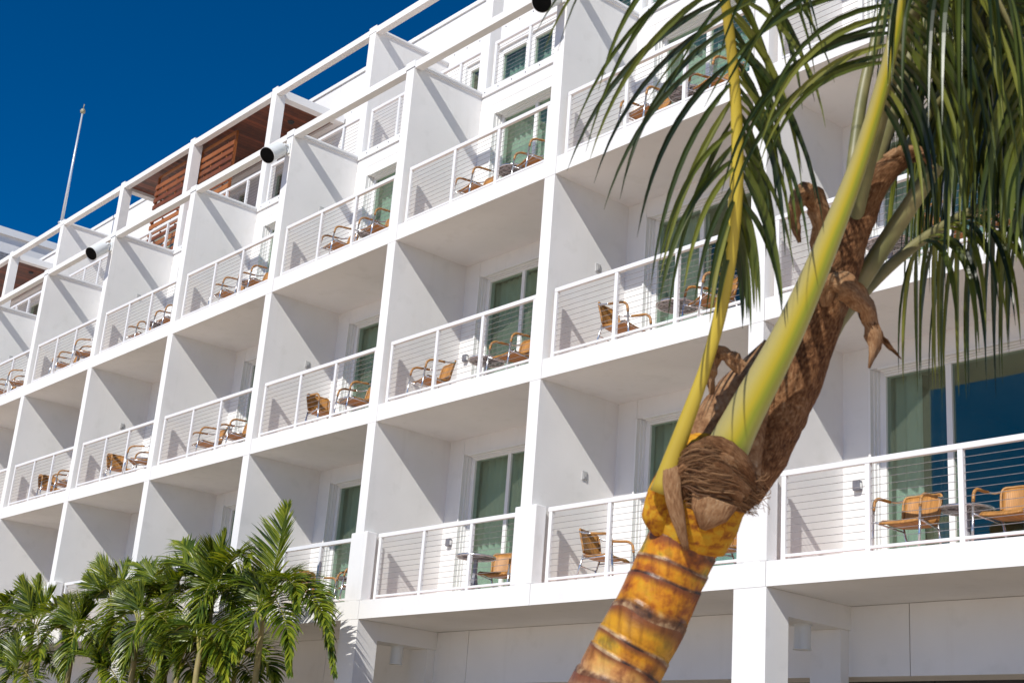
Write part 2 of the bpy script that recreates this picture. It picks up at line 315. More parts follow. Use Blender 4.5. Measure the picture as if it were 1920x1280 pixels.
def empty_part(name, parent):
    o = bpy.data.objects.new(name, None); COL.objects.link(o); o.parent = parent; return o

# ------------------------------------------------------------------ ground
G = 7.6
o = MB(); o.v = [(-400, -300, 0), (300, -300, 0), (300, 300, 0), (-400, 300, 0)]; o.f = [(0, 1, 2, 3)]
gr = o.build('ground', M['pave']); gr['kind'] = 'structure'
o = MB(); o.box(-60, 40, -2.4, 1.2, -.2, .06); pb = o.build('bounce_cut_planting_bed', M['soil']); pb['kind'] = 'structure'  # unseen bed under the arecas, added dark to cut bounce onto the ground floor wall

# ------------------------------------------------------------------ the hotel
W = 4.0377
K0, K1 = -9, 3
D = 1.57
F1, F2, F3, F4 = G-3.2, G, G+3.2, G+6.43
X = lambda k: k*W
hotel = thing('hotel', 'white multi-storey hotel with cable-railed balconies between projecting fin walls', 'hotel', (0, 0, 0))

def slab(z0, z1, off, name='balcony_slab'):
    m = MB()
    for k in range(K0, K1): m.box(X(k)+off+.005, X(k+1)+off-.005, -.004, .10, z0, z1)
    m.box(X(K0), X(K1)+off, .10, D, z0+.0, z1-.006)
    m.build(name, M['stucco'], hotel)
slab(F3-.281, F3, 0); slab(F2-.284, F2, 0); slab(F1-.287, F1, .085)
for z in (F1, F2, F3):                                  # tiled balcony floors
    m = MB(); m.box(X(K0), X(K1), .14, D-.002, z-.003, z+.006); m.build('balcony_floor', M['floor_tile'], hotel)
# fins, one wall per storey and axis
TOPZ = G+6.30
for k in range(K0, K1+1):
    for z0, z1 in ((F1, F2-.284), (F2, F3-.281)):
        m = MB(); m.box(X(k)-.245, X(k)-.012, 0, D, z0, z1); m.build('fin_wall', M['stucco'], hotel)
    m = MB(); m.box(X(k)-.245, X(k)-.012, 0, .152, F3, G+6.271).box(X(k)-.245, X(k)-.012, .152, D, F3, TOPZ); m.build('fin_wall', M['stucco'], hotel)
    m = MB(); m.box(X(k)-.275, X(k)+.02, .165, D+.02, TOPZ, TOPZ+.035).box(X(k)-.29, X(k)+.035, .15, D+.03, TOPZ+.035, TOPZ+.075)
    m.build('fin_coping', M['trim'], hotel)
    m = MB(); m.box(X(k)-.36, X(k)+.085, -.002, .20, F1, F1+1.10); m.build('pedestal', M['stucco'], hotel, bevel=.015)
    m = MB(); m.box(X(k)-.262, X(k)+.002, -.012, .16, G+6.285, G+6.415); m.build('beam_cap', M['trim'], hotel)
# open beam over the top balconies
m = MB()
for k in range(K0, K1): m.box(X(k)+.006, X(k+1)-.266, 0, .15, G+6.25, G+6.385)
m.build('front_beam', M['stucco'], hotel)
m = MB()
for k in range(K0, K1+1): m.box(X(k)-.25, X(k)-.006, -.006, .15, G+6.272, G+6.284)
m.build('beam_reveal', M['grey'], hotel)

# back walls with door openings
DX0, DX1, DH = .38, 3.36, 2.63
def back_wall(F, ztop):
    m = MB()
    for k in range(K0, K1):
        x = X(k)
        m.box(x-.10, x+DX0-.003, D, D+.26, F, ztop)
        m.box(x+DX1+.003, x+W-.10, D, D+.26, F, ztop)
        m.box(x+DX0+.003, x+DX1-.003, D, D+.26, F+DH, ztop)
    m.build('back_wall', M['stucco'], hotel)
back_wall(F1, F2-.284); back_wall(F2, F3-.281)
back_wall(F3, G+6.03)
m = MB(); m.box(X(K0), X(K1), D+.004, D+.26, G+6.04, G+6.28); m.build('band_course', M['stucco'], hotel)
m = MB()
m.box(X(K0), X(K1), D-.03, D+.5, G+6.28, F4-.004)
m.build('roof_terrace_fascia', M['trim'], hotel)
m = MB()
for i in range(int((X(1)-X(-7))/.38)):
    x = X(-7)+i*.38; m.tube([(x, D-.036, G+6.355), (x, D-.028, G+6.355)], .014, 8)
m.build('fascia_bolts', M['cable'], hotel)
m = MB(); m.box(X(K0), X(K1), D+.5, 3.6, G+6.15, F4-.006); m.build('terrace_slab', M['floor_tile'], hotel)

# rooms behind the glass
m = MB()
for F, H in ((F1, 2.9), (F2, 2.9), (F3, 2.85)):
    m.box(X(K0), X(K1), D+.26, 6, F-.15, F-.01); m.box(X(K0), X(K1), D+.26, 6, F+H, F+H+.12); m.box(X(K0), X(K1), 6, 6.15, F-.15, F+H+.12)
    for k in range(K0, K1+1): m.box(X(k)-.2, X(k)-.05, D+.26, 6, F-.01, F+H)
m.build('room_interior', M['room'], hotel)

def pleats(x0, x1, y, z0, z1, amp=.045, per=.16, seed=0):
    rnd = random.Random(seed); m = MB(); n = max(8, int((x1-x0)/.018)); ph = rnd.random()*6
    for i in range(n+1):
        x = x0+(x1-x0)*i/n; d = amp*math.sin(x/per*2*math.pi+ph+.7*math.sin(x*3.1+ph))
        m.v += [(x, y+d, z0), (x, y+d*.8, (z0+z1)/2), (x, y+d*.7, z1)]
    for i in range(n):
        a = i*3; m.f += [(a, a+3, a+4, a+1), (a+1, a+4, a+5, a+2)]
    return m
GY = D+.185
def door(k, F, spans, name='balcony_door'):
    x = X(k); m = MB()
    for a, b_, y0 in ((DX0, DX0+.030, D-.022), (DX0+.030, DX0+.045, D+.05), (DX0+.045, DX0+.060, D+.10), (DX0+.060, DX0+.140, D+.145)):
        m.box(x+a, x+b_, y0, D+.255, F+.006, F+DH-.004)
        m.box(x+DX1-(b_-DX0)-.0, x+DX1-(a-DX0), y0, D+.255, F+.006, F+DH-.004)
    h0 = F+DH
    for a, b_, y0 in ((0, .024, D-.021), (.024, .038, D+.05), (.038, .052, D+.10), (.052, .072, D+.146)):
        m.box(x+DX0+.141, x+DX1-.141, y0, D+.254, h0-b_-.004, h0-a-.004)
    m.box(x+DX0+.141, x+DX1-.141, D+.145, D+.254, F+.006, F+.07)
    fr = m.build(name, M['trim'], hotel)
    m = MB()
    for xm in (1.36, 2.48): m.box(x+xm, x+xm+.078, D+.150, D+.225, F+.0705, h0-.0765)
    m.build('mullion', M['trim'], fr)
    m = MB()
    for a, b_ in ((DX0+.141, 1.36), (1.438, 2.48), (2.558, DX1-.141)):
        m.box(x+a, x+b_, GY, GY+.006, F+.071, h0-.077)
    m.build('glass', M['glass'], fr)
    for i, (a, b_) in enumerate(spans):
        pleats(x+a, x+b_, D+.42, F+.03, h0-.02, seed=k*7+i+int(F*10)).build('curtain', M['curtain'], fr, smooth=True)
    return fr
FULL = [(.02, 3.5)]
for k in range(K0, K1):
    for F in (F1, F2, F3):
        sp = FULL
        if k == 0 and F == F2: sp = [(.02, 1.30), (2.2, 3.5)]
        if k >= 1 and F == F1: sp = [(.02, .86), (2.9, 3.5)]
        if k >= 1 and F == F2: sp = [(.02, 1.9)]
        dr = door(k, F, sp)
        if k >= 1 and F == F1: pleats(X(k)+.70, X(k)+1.16, D+.52, F+.03, F+DH-.02, seed=5).build('curtain', M['blackout'], dr, smooth=True)

# railings
def railing(k, z, y, xs, name='balcony_railing', xr=(0, 0), split=True, ncab=10, pw=.06, cables=True):
    x = X(k); zt = z+1.09
    m = MB(); m.box(x+xs[0]-xr[0], x+xs[-1]+pw+xr[1], y-.03, y+.03, zt-.065, zt)
    m.box(x+xs[0]+pw, x+xs[-1], y-.02, y+.02, z+.075, z+.11)
    r = m.build(name, M['rail'], hotel, bevel=.006)
    mm = MB()
    for a in xs:
        t = mm if not split else MB()
        t.box(x+a, x+a+pw, y-.025, y+.025, z-.002, zt-.066)
        if split: t.build('post', M['rail'], r)
    if not split: mm.build('posts', M['rail'], r)
    if cables:
        m = MB()
        for i in range(ncab):
            zz = z+.11+(zt-.065-z-.11)*(i+1)/(ncab+1); m.tube([(x+xs[0]+pw, y, zz), (x+xs[-1], y, zz)], .0036, 5, False)
        m.build('cable_infill', M['cable'], r)
for k in range(K0, K1):
    vis = -7 <= k <= 1
    railing(k, F1, .245, (.115, 1.27, 2.42, 3.60), xr=(.02, .06), split=vis)
    railing(k, F2, .10, (.08, 1.315, 2.45, 3.65), xr=(0, .10), split=vis)
    railing(k, F3, .10, (.08, 1.315, 2.45, 3.65), xr=(0, .10), split=vis)
    railing(k, F4, D+.17, (.05, 1.02, 2.02, 3.02, 3.66), 'terrace_railing', xr=(0, .10), split=vis)

# small fittings: boxes on the fins, lamps on the back walls
for k in range(-8, 3, 2):
    for F, yy, zz in ((F1, .955, 1.70), (F2, .98, 1.715), (F3, .845, 1.74)):
        m = MB(); m.box(X(k)-.013, X(k)+.004, yy-.05, yy+.05, F+zz-.065, F+zz+.065).box(X(k)+.004, X(k)+.012, yy-.032, yy+.032, F+zz-.048, F+zz+.048)
        p = m.build('fin_fixture', M['plate'], hotel, bevel=.004)
        m = MB(); m.box(X(k)+.012, X(k)+.016, yy-.012, yy+.012, F+zz-.042, F+zz-.012); m.build('switch', M['grey'], p)
for k in (-5, -3, -1, 1):
    for F in (F1, F2):
        x = X(k)+.225; z = F+1.165
        m = MB(); m.box(x-.055, x+.055, D-.075, D-.003, z-.065, z+.065); p = m.build('wall_lamp', M['lampgrey'], hotel, bevel=.018)
        m = MB(); m.box(x+.03, x+.057, D-.06, D-.02, z-.04, z+.03); m.build('lens', M['lampwhite'], p)

# ground floor
m = MB()
GW = 1.58
for k in range(K0, K1):
    x = X(k)
    m.box(x+.906, x+W+.894, GW, GW+.2, G-4.31, F1-.29)
m.build('ground_floor_wall', M['stucco'], hotel)
for k in range(-9, 4, 2):
    x = X(k)
    m = MB(); m.box(x-.385, x+.095, 0, .40, 0, F1-.29); m.build('pier', M['stucco'], hotel)
    m = MB(); m.box(x-.385, x+.093, .402, GW-.002, G-3.77, F1-.29); m.build('cross_beam', M['stucco'], hotel)
    m = MB(); m.box(x-.385, x+.06, GW-.16, GW-.002, 0, G-3.772); m.build('pilaster', M['stucco'], hotel)
    m = MB(); m.tube([(x-.16, .98, G-3.771), (x-.16, .98, G-3.79)], .115, 24).tube([(x-.16, .98, G-3.79), (x-.16, .98, G-4.05)], .10, 24).tube([(x-.16, .98, G-4.05), (x-.16, .98, G-4.065)], .112, 24)
    tag(m.build('ceiling_lamp', M['lampwhite'], None, smooth=False), {1: 'white cylinder lamp under the beam right of the palm trunk', -1: 'white cylinder lamp under the beam beside the pier with the palm shadow'}.get(k, 'white cylinder lamp under a ground floor beam hidden behind the areca palms'), 'lamp', 'cylinder lamps under the ground floor beams')
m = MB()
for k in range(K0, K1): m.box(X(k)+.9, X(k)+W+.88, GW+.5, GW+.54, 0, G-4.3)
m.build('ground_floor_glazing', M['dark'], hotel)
m = MB(); m.box(X(K0), X(K1), GW+.2, 6, G-4.31, G-4.2); m.build('ground_floor_ceiling', M['stucco'], hotel)

# set-back top storey
PB = 3.6
FULLFIN = (-6, -2, 2)
for k in range(K0, K1+1):
    x = X(k)
    if k in FULLFIN:
        m = MB(); m.box(x-.245, x-.012, 1.63, PB, F4, G+9.40); m.build('terrace_fin', M['stucco'], hotel)
        m = MB(); m.box(x-.275, x+.02, 1.79, PB, G+9.40, G+9.43).box(x-.29, x+.035, 1.79, PB, G+9.43, G+9.47); m.build('fin_coping', M['trim'], hotel)
    else:
        m = MB(); m.box(x-.245, x-.012, 1.63, 1.88, F4, G+9.56); m.build('terrace_post', M['stucco'], hotel)
    m = MB(); m.box(x-.262, x+.002, 1.618, 1.79, G+9.385, G+9.535)
    if k in FULLFIN: m.build('beam_cap', M['trim'], hotel)
m = MB()
for k in range(K0, K1): m.box(X(k)-.008, X(k+1)-.264, 1.63, 1.78, G+9.35, G+9.50)
m.build('terrace_beam', M['stucco'], hotel)
m = MB()
for k in range(K0, K1):
    x = X(k)
    m.box(x-.45, x+.62, PB, PB+.2, F4, G+10.55); m.box(x+.623, x+W-.453, PB, PB+.2, G+9.10, G+10.55)
m.build('terrace_wall', M['stucco'], hotel)
m = MB(); m.box(X(K0), X(K1), PB-.04, PB+.3, G+10.56, G+10.66); m.build('roof_coping', M['trim'], hotel)
m = MB()
for k in range(-4, 2):
    for j in range(9): m.tube([(X(k)+.2+j*.44, PB-.006, G+9.585), (X(k)+.2+j*.44, PB+.01, G+9.585)], .016, 8)
m.build('wall_bolts', M['cable'], hotel)
m = MB(); m.box(X(K0), X(K1), PB+.3, 16, G+10.3, G+10.45); m.build('roof', M['stucco'], hotel)
m = MB(); m.box(X(K0), X(K1), 15.8, 16, 0, G+10.3).box(X(K0)-.25, X(K0)-.0, 0, 16, 0, G+6.2).box(X(K1)+.1, X(K1)+.3, 1.6, 16, 0, G+10.3); m.build('outer_wall', M['stucco'], hotel)
m = MB(); m.box(X(K0), X(K1), 6.6, 6.7, F4, G+10.3).box(X(K0), X(K1), PB+.2, 6.6, G+9.2, G+9.3); m.build('terrace_room', M['room'], hotel)
for k in range(K0, K1):
    x = X(k); z0, z1 = F4, G+9.10
    m = MB()
    for a, b_, y0 in ((.625, .70, PB-.02), (.70, .80, PB+.05), (1.70, 1.88, PB+.06), (2.62, 2.90, PB+.06), (3.47, 3.58, PB+.03)):
        m.box(x+a, x+b_-.002, y0, PB+.16, z0, z1-.002)
    for a, b_ in ((.80, 1.70), (1.88, 2.62), (2.90, 3.47)):
        m.box(x+a, x+b_-.002, PB+.05, PB+.155, z1-.13, z1-.002); m.box(x+a, x+b_-.002, PB+.05, PB+.155, z0, z0+.08)
    fr = m.build('terrace_door', M['trim'], hotel)
    m = MB()
    for a, b_ in ((.80, 1.70), (1.88, 2.62), (2.90, 3.47)): m.box(x+a, x+b_-.003, PB+.10, PB+.106, z0+.081, z1-.131)
    m.build('glass', M['glass'], fr)
    pleats(x+.7, x+3.5, PB+.35, z0+.02, z1, seed=k).build('curtain', M['curtain'], fr, smooth=True)

# timber canopies and sliding slat screens
for ka, kb in ((-5, -3), (-9, -7)):
    xa, xb = X(ka), X(kb)
    cn = thing('terrace_canopy', {-5: 'white framed terrace canopy with reddish timber soffit beside the slatted screens', -9: 'white framed terrace canopy with timber soffit at far left end of hotel'}[ka], 'canopy', (xa, 1.8, F4), group='timber terrace canopies')
    cn['_abs'] = 1
    m = MB(); m.box(xa-.245, xa-.012, 1.885, 3.55, G+9.34, G+9.54).box(xb-.245, xb-.012, 1.885, 3.55, G+9.34, G+9.54).box(xa-.01, xb-.247, 3.40, 3.55, G+9.34, G+9.54)
    m.build('canopy_frame', M['trim'], cn)
    m = MB(); m.box(xa+.0, xb-.25, 1.80, 3.395, G+9.42, G+9.50); m.build('soffit', M['wood'], cn)
    m = MB(); m.tube([(xb-1.1, 2.7, G+9.42), (xb-1.1, 2.7, G+9.37)], [.09, .06], 14); m.build('downlight', M['dark'], cn)
def screen(x0, x1, label):
    t = thing('slat_screen', label, 'screen', (x0, 1.97, F4), group='sliding timber slat screens'); t['_abs'] = 1
    y = 1.97; zb, zt = F4+.06, G+9.335
    m = MB(); m.box(x0, x0+.05, y-.03, y+.03, zb, zt).box(x1-.05, x1, y-.03, y+.03, zb, zt).box(x0+.051, x1-.051, y-.03, y+.03, zt-.05, zt).box(x0+.051, x1-.051, y-.03, y+.03, zb, zb+.05)
    m.build('frame', M['slat'], t)
    m = MB(); p = .198; n = int((zt-zb-.12)/p)
    for i in range(n):
        z = zb+.075+i*p; m.box(x0-.01, x1+.0, y-.058, y-.032, z, z+.118)
    m.build('slats', M['slat'], t)
    m = MB(); rnd = random.Random(int(x0*10))
    for i in range(n):
        z = zb+.075+i*p
        for q in (.28, .72): xx = x0+(x1-x0)*(q+(-.08 if i % 2 else .08)); m.box(xx-.02, xx+.02, y-.031, y+.02, z+.119, z+.197)
    m.build('spacers', M['slat'], t)
screen(-18.72, -16.86, 'reddish brown slatted timber screen left of the white terrace post')
screen(-16.33, -14.50, 'reddish brown slatted timber screen right of the white terrace post')

# flagpole
fp = thing('flagpole', 'slim pale metal flagpole rising above the hotel roofline against blue sky', 'flagpole', (-24.70, 1.71, G+9.54))
m = MB(); m.tube([(0, 0, 0), (0, 0, .05)], .10, 16).tube([(0, 0, .05), (0, 0, 3.72)], [.05, .028], 12); m.build('pole', M['steel'], fp, smooth=True)
m = MB(); m.tube([(0, 0, 3.72), (0, 0, 3.76), (0, 0, 3.82), (0, 0, 3.88), (0, 0, 3.91)], [.02, .07, .085, .06, .015], 12).tube([(0, 0, 3.9), (.02, 0, 4.05)], .014, 6).tube([(-.11, 0, 3.88), (0, 0, 3.84)], .012, 6).tube([(.11, 0, 3.80), (0, 0, 3.84)], .012, 6)
m.build('finial', M['bronze'], fp, smooth=True)

# floodlights on the fin fronts
def floodlight():
    t = thing('floodlight', '', 'floodlight', (0, 0, 0), group='cylindrical floodlights on the fin tops')
    ax = Vector((.16, -.43, -.40)).normalized()
    c0 = Vector((-.02, -.17, -.06)); c1 = c0+ax*.48
    m = MB(); m.tube([c0-ax*.10, c0-ax*.07, c0, c0+ax*.02, c1-ax*.03, c1-ax*.028, c1], [.055, .085, .10, .152, .157, .172, .172], 32, True)
    m.build('housing', M['lampwhite'], t, smooth=False)
    m = MB(); m.tube([c1-ax*.01, c1+ax*.003], .160, 32); m.build('lens', M['black'], t)
    m = MB(); m.box(-.075, .075, -.03, -.002, -.13, .10)
    m.build('mounting_plate', M['lampwhite'], t, bevel=.01)
    m = MB(); m.tube([(0, -.03, .04), (0, -.10, .045), c0-ax*.06], .032, 10).tube([(.05, -.03, .0), (.06, -.12, .02), c0+ax*.02+Vector((.06, 0, .02))], .014, 8).tube([(-.06, -.03, -.08), (-.05, -.10, -.15), (-.03, -.16, -.14), c0+Vector((0, 0, -.03))], .012, 8)
    m.build('bracket', M['lampwhite'], t, smooth=True)
    return t
fl = floodlight()
LBL = {0: 'white cylindrical floodlight at the top edge of the photo above the fronds', -2: 'white cylindrical floodlight below the right end of the timber canopy', -4: 'white cylindrical floodlight left of the slatted screens nearest the flagpole', 2: 'white cylindrical floodlight on the fin beyond the right edge', -6: 'white cylindrical floodlight on the fin at far left'}
first = True
for k in (-2, -4, 0):
    loc = (X(k)-.13, 0, G+6.02)
    if first: fl.location = loc; fl['label'] = LBL[k]; first = False
    else: dup(fl, loc, 0, LBL[k])

# neighbouring wing far behind on the left
nb = thing('neighbouring_building', 'plain white building with louvred vents far behind the hotel at left', 'building', (-52, 20, 0)); nb['_abs'] = 1
m = MB(); m.box(-58, -48.4, 3, 40, 0, G+17.55); m.build('wall', M['stucco'], nb)
m = MB(); m.box(-58.2, -48.25, 2.9, 40.1, G+17.55, G+17.9); m.build('parapet', M['trim'], nb)
for y0, y1, z0, z1 in ((7.55, 8.25, 16.0, 16.75), (8.75, 9.6, 16.35, 16.6)):
    m = MB()
    for i in range(6): m.box(-48.39, -48.33, y0, y1, G+z0+(z1-z0)*i/6, G+z0+(z1-z0)*(i+.55)/6)
    m.build('louvre_vent', M['grey'], nb)

# ------------------------------------------------------------------ balcony furniture
def make_chair():
    t = thing('wicker_armchair', '', 'chair', (0, 0, 0), group='tan wicker armchairs on the balconies')
    # seat: shallow woven shell
    m = MB(); nx, ny = 8, 8
    for s_ in (0, 1):
        for j in range(ny+1):
            for i in range(nx+1):
                u = i/nx*2-1; v = j/ny
                xx = u*(.232-.015*v); yy = -.26+v*.47
                z = .425-.03*math.sin(v*math.pi*.8)-.012*(1-u*u)-(.05*(max(0, .18-v)/.18)**2) - s_*.026
                m.v.append((xx, yy, z))
    N = (nx+1)*(ny+1); q = lambda i, j, s_: s_*N+j*(nx+1)+i
    for j in range(ny):
        for i in range(nx):
            m.f.append((q(i, j, 0), q(i+1, j, 0), q(i+1, j+1, 0), q(i, j+1, 0))); m.f.append((q(i, j+1, 1), q(i+1, j+1, 1), q(i+1, j, 1), q(i, j, 1)))
    for i in range(nx): m.f.append((q(i, 0, 1), q(i+1, 0, 1), q(i+1, 0, 0), q(i, 0, 0))); m.f.append((q(i, ny, 0), q(i+1, ny, 0), q(i+1, ny, 1), q(i, ny, 1)))
    for j in range(ny): m.f.append((q(0, j, 0), q(0, j+1, 0), q(0, j+1, 1), q(0, j, 1))); m.f.append((q(nx, j, 1), q(nx, j+1, 1), q(nx, j+1, 0), q(nx, j, 0)))
    m.build('seat', M['wicker'], t, smooth=True)
    m = MB(); nx, ny = 12, 6
    for s_ in (0, 1):
        for j in range(ny+1):
            for i in range(nx+1):
                u = i/nx*2-1; v = j/ny
                xx = u*(.212+.008*v); yy = .215+.105*v-.060*u*u*(.4+.6*v)+s_*.022
                z = .425+.335*v-.03*u*u*v
                m.v.append((xx, yy, z))
    N = (nx+1)*(ny+1); q = lambda i, j, s_: s_*N+j*(nx+1)+i
    for j in range(ny):
        for i in range(nx):
            m.f.append((q(i, j, 0), q(i+1, j, 0), q(i+1, j+1, 0), q(i, j+1, 0))); m.f.append((q(i, j+1, 1), q(i+1, j+1, 1), q(i+1, j, 1), q(i, j, 1)))
    for i in range(nx): m.f.append((q(i, ny, 0), q(i+1, ny, 0), q(i+1, ny, 1), q(i, ny, 1))); m.f.append((q(i, 0, 1), q(i+1, 0, 1), q(i+1, 0, 0), q(i, 0, 0)))
    for j in range(ny): m.f.append((q(0, j, 0), q(0, j+1, 0), q(0, j+1, 1), q(0, j, 1))); m.f.append((q(nx, j, 1), q(nx, j+1, 1), q(nx, j+1, 0), q(nx, j, 0)))
    b_ = m.build('backrest', M['wicker'], t, smooth=True)
    m = MB(); m.tube(catmull([(-.218, .19, .44), (-.232, .262, .72), (-.12, .308, .76), (0, .325, .765), (.12, .308, .76), (.232, .262, .72), (.218, .19, .44)], 30), .014, 8); m.build('rim', M['wrap'], b_, smooth=True)
    for s_ in (-1, 1):
        m = MB(); m.tube([(s_*.285, -.33, 0), (s_*.285, -.285, .50)], .0145, 10); m.build('leg', M['alu'], t, smooth=True)
        m = MB(); m.tube([(s_*.195, .33, 0), (s_*.212, .20, .40)], .0135, 10); m.build('leg', M['alu'], t, smooth=True)
        m = MB(); m.tube(catmull([(s_*.285, -.285, .50), (s_*.285, -.262, .60), (s_*.285, -.19, .652), (s_*.285, -.06, .662), (s_*.285, .05, .668)], 16), .0185, 10)
        a_ = m.build('armrest', M['wrap'], t, smooth=True)
        m = MB(); m.tube(catmull([(s_*.285, .05, .668), (s_*.275, .17, .682), (s_*.236, .268, .715)], 8), .0125, 8); m.build('arm_tube', M['alu'], a_, smooth=True)
    m = MB()
    for s_ in (-1, 1): m.tube([(s_*.272, -.302, .37), (s_*.208, .225, .345)], .011, 8)
    m.tube([(-.205, .255, .25), (.205, .255, .25)], .010, 8); m.tube([(-.270, -.20, .375), (.270, -.20, .375)], .010, 8)
    m.build('frame', M['alu'], t, smooth=True)
    return t
def make_table():
    t = thing('bistro_table', '', 'table', (0, 0, 0), group='round bistro tables on the balconies')
    m = MB(); m.disc((0, 0, .565), .285, .02, 40); top = m.build('table_top', M['mesh_top'], t)
    m = MB(); m.tube([(math.cos(a*math.pi/20)*.292, math.sin(a*math.pi/20)*.292, .573) for a in range(41)], .015, 8, False); m.build('rim', M['alu'], top, smooth=True)
    m = MB()
    for i in range(4):
        a = math.pi/4+i*math.pi/2; m.tube([(math.cos(a)*.02, math.sin(a)*.02, .555), (math.cos(a)*.2, math.sin(a)*.2, .558)], .012, 6)
    m.tube([(0, 0, .16), (0, 0, .565)], .034, 14); m.build('column', M['grey'], t)
    for i in range(4):
        a = math.pi/4+i*math.pi/2; c, s_ = math.cos(a), math.sin(a)
        m = MB(); m.tube(catmull([(c*.025, s_*.025, .30), (c*.05, s_*.05, .16), (c*.16, s_*.16, .07), (c*.25, s_*.25, .012)], 12), .016, 8); m.build('foot', M['grey'], t, smooth=True)
    return t
ROW = {1: 'lowest', 2: 'middle', 3: 'top'}; FZ = {1: F1, 2: F2, 3: F3}
BAY = {1: 'bay right of the coconut trunk', 0: 'bay just behind the coconut palm', -1: 'first bay left of coconut palm', -2: 'second bay left of coconut palm',
       -3: 'third bay left of coconut palm', -4: 'fourth bay left of coconut palm', -5: 'fifth bay left of coconut palm', -6: 'leftmost bay in the photo'}
# (level, bay, x in the bay, y, facing: degrees from straight out, + turns to the right)
CH = [(1, 1, 1.58, 0.62, 3), (1, 1, 2.72, 0.74, 4), (1, 0, .84, 0.62, 104), (1, 0, 2.75, 0.81, -30), (1, -1, 2.28, 0.96, 26), (1, -2, 1.62, 0.68, 98), (1, -2, 2.88, 0.74, -22),
      (2, 0, 1.06, 0.52, 100), (2, 0, 2.78, 0.48, -24), (2, -1, .74, 0.52, -12), (2, -1, 2.84, 0.48, -6), (2, -2, 1.48, 0.56, 88), (2, -2, 2.66, 0.50, -12), (2, -3, 1.36, 0.50, -10), (2, -3, 2.46, 0.52, -6),
      (2, -4, 1.32, 0.50, 84), (2, -4, 2.60, 0.46, -42), (2, -5, 1.50, 0.50, 84), (2, -5, 2.46, 0.50, -10), (2, 1, 2.2, 0.48, 80), (2, 1, 3.0, 0.54, -25),
      (3, 0, 1.42, 0.46, -5), (3, 0, 2.72, 0.50, -14), (3, -1, 1.48, 0.52, -8), (3, -1, 3.0, 0.50, -16), (3, -2, 1.56, 0.44, -8), (3, -2, 2.82, 0.44, -5), (3, -3, 1.44, 0.44, -6), (3, -3, 2.52, 0.46, -4),
      (3, -4, 1.18, 0.58, 0), (3, -4, 2.82, 0.48, -4), (3, -5, 1.26, 0.44, -8), (3, -5, 2.78, 0.36, -34), (3, -6, 1.26, 0.42, -8), (3, -6, 2.60, 0.36, -34)]
TB = [(1, 1, 2.02, 1.02), (1, -1, 2.30, .48), (1, -2, 2.45, .95), (2, 0, 1.94, .70), (2, -1, 1.86, .72), (2, -2, 2.05, .84), (2, -3, 1.90, .95), (2, -4, 1.95, .84), (2, -5, 1.95, .95), (2, 1, 1.32, .68),
      (3, 0, 2.02, .66), (3, -1, 2.2, .70), (3, -2, 2.16, .74), (3, -3, 1.98, .70), (3, -4, 1.78, .66), (3, -5, 1.98, .62), (3, -6, 1.9, .62)]
chair = make_chair(); table = make_table()
seen = {}
for i, (l, k, x, y, a) in enumerate(CH):
    n = seen.get((l, k), 0); seen[(l, k)] = n+1
    lab = '%s wicker armchair on the %s balcony row, %s' % (('left', 'right')[n], ROW[l], BAY[k])
    if (l, k) == (1, -1): lab = 'wicker armchair behind the table, lowest balcony row, ' + BAY[k]
    loc = (X(k)+x, y, FZ[l]+.007); rz = R_(a)
    if i == 0: chair.location = loc; chair.rotation_euler = (0, 0, rz); chair['label'] = lab
    else: dup(chair, loc, rz, lab)
for i, (l, k, x, y) in enumerate(TB):
    lab = 'round dark bistro table on the %s balcony row, %s' % (ROW[l], BAY[k])
    loc = (X(k)+x, y, FZ[l]+.007)
    if i == 0: table.location = loc; table['label'] = lab
    else: dup(table, loc, .3*i, lab)

# ------------------------------------------------------------------ palms
def leaflet(m, base, d, nrm, L, w, droop, nseg, rnd, fold=.35):
    p = Vector(base); d = d.normalized(); b = len(m.v)
    side = d.cross(nrm).normalized()
    tw = rnd.uniform(-.25, .25)
    for i in range(nseg+1):
        s = i/nseg
        ww = w*(.35+.65*min(1, s/.18))*(1-max(0, (s-.30)/.70)**1.7)*.5 + .0004
        n_ = side.cross(d).normalized()
        sd = (side*math.cos(tw*s)+n_*math.sin(tw*s))
        m.v += [tuple(p-sd*ww+n_*ww*fold), tuple(p), tuple(p+sd*ww+n_*ww*fold)]
        d = (d+Vector((0, 0, -1))*droop*(.5+s)/nseg).normalized()
        side = (side-d*side.dot(d)).normalized()
        p = p+d*(L/nseg)
    for i in range(nseg):
        a = b+i*3; m.f += [(a, a+1, a+4, a+3), (a+1, a+2, a+5, a+4)]
def frond_leaflets(m, path, s0, n, L, w, droop, fwd, lift, seed, nseg=6, up=Vector((0, 0, 1)), prof=None, sides=(-1, 1), jitter=.15, s1=1.0, fwf=None):
    rnd = random.Random(seed); N = len(path)-1
    for i in range(n):
        s = s0+(s1-s0)*(i+rnd.random()*.5)/n; t = s*N; k = min(int(t), N-1); p = path[k].lerp(path[k+1], t-k)
        T = (path[min(k+2, N)]-path[max(k-1, 0)]).normalized()
        S = T.cross(up)
        S = S.normalized() if S.length > 1e-3 else Vector((1, 0, 0))
        Nn = S.cross(T).normalized(); q = (s-s0)/(1-s0)
        pr = prof(q) if prof else (.55+.45*math.sin(math.pi*min(1, q*1.15+.12)))*(1-.55*q**3)
        for sd in sides:
            fw = (fwf(q) if fwf else fwd*(.75+.9*q))+rnd.uniform(-jitter, jitter)*.6
            dd = S*sd*math.cos(fw)+T*math.sin(fw)+Nn*(lift+rnd.uniform(-jitter, jitter))+Vector((rnd.uniform(-1, 1), rnd.uniform(-1, 1), rnd.uniform(-1, 1)))*jitter*.4
            leaflet(m, p, dd, Nn, L*pr*rnd.uniform(.85, 1.1), w*rnd.uniform(.8, 1.15), droop*rnd.uniform(.75, 1.3), nseg, rnd)

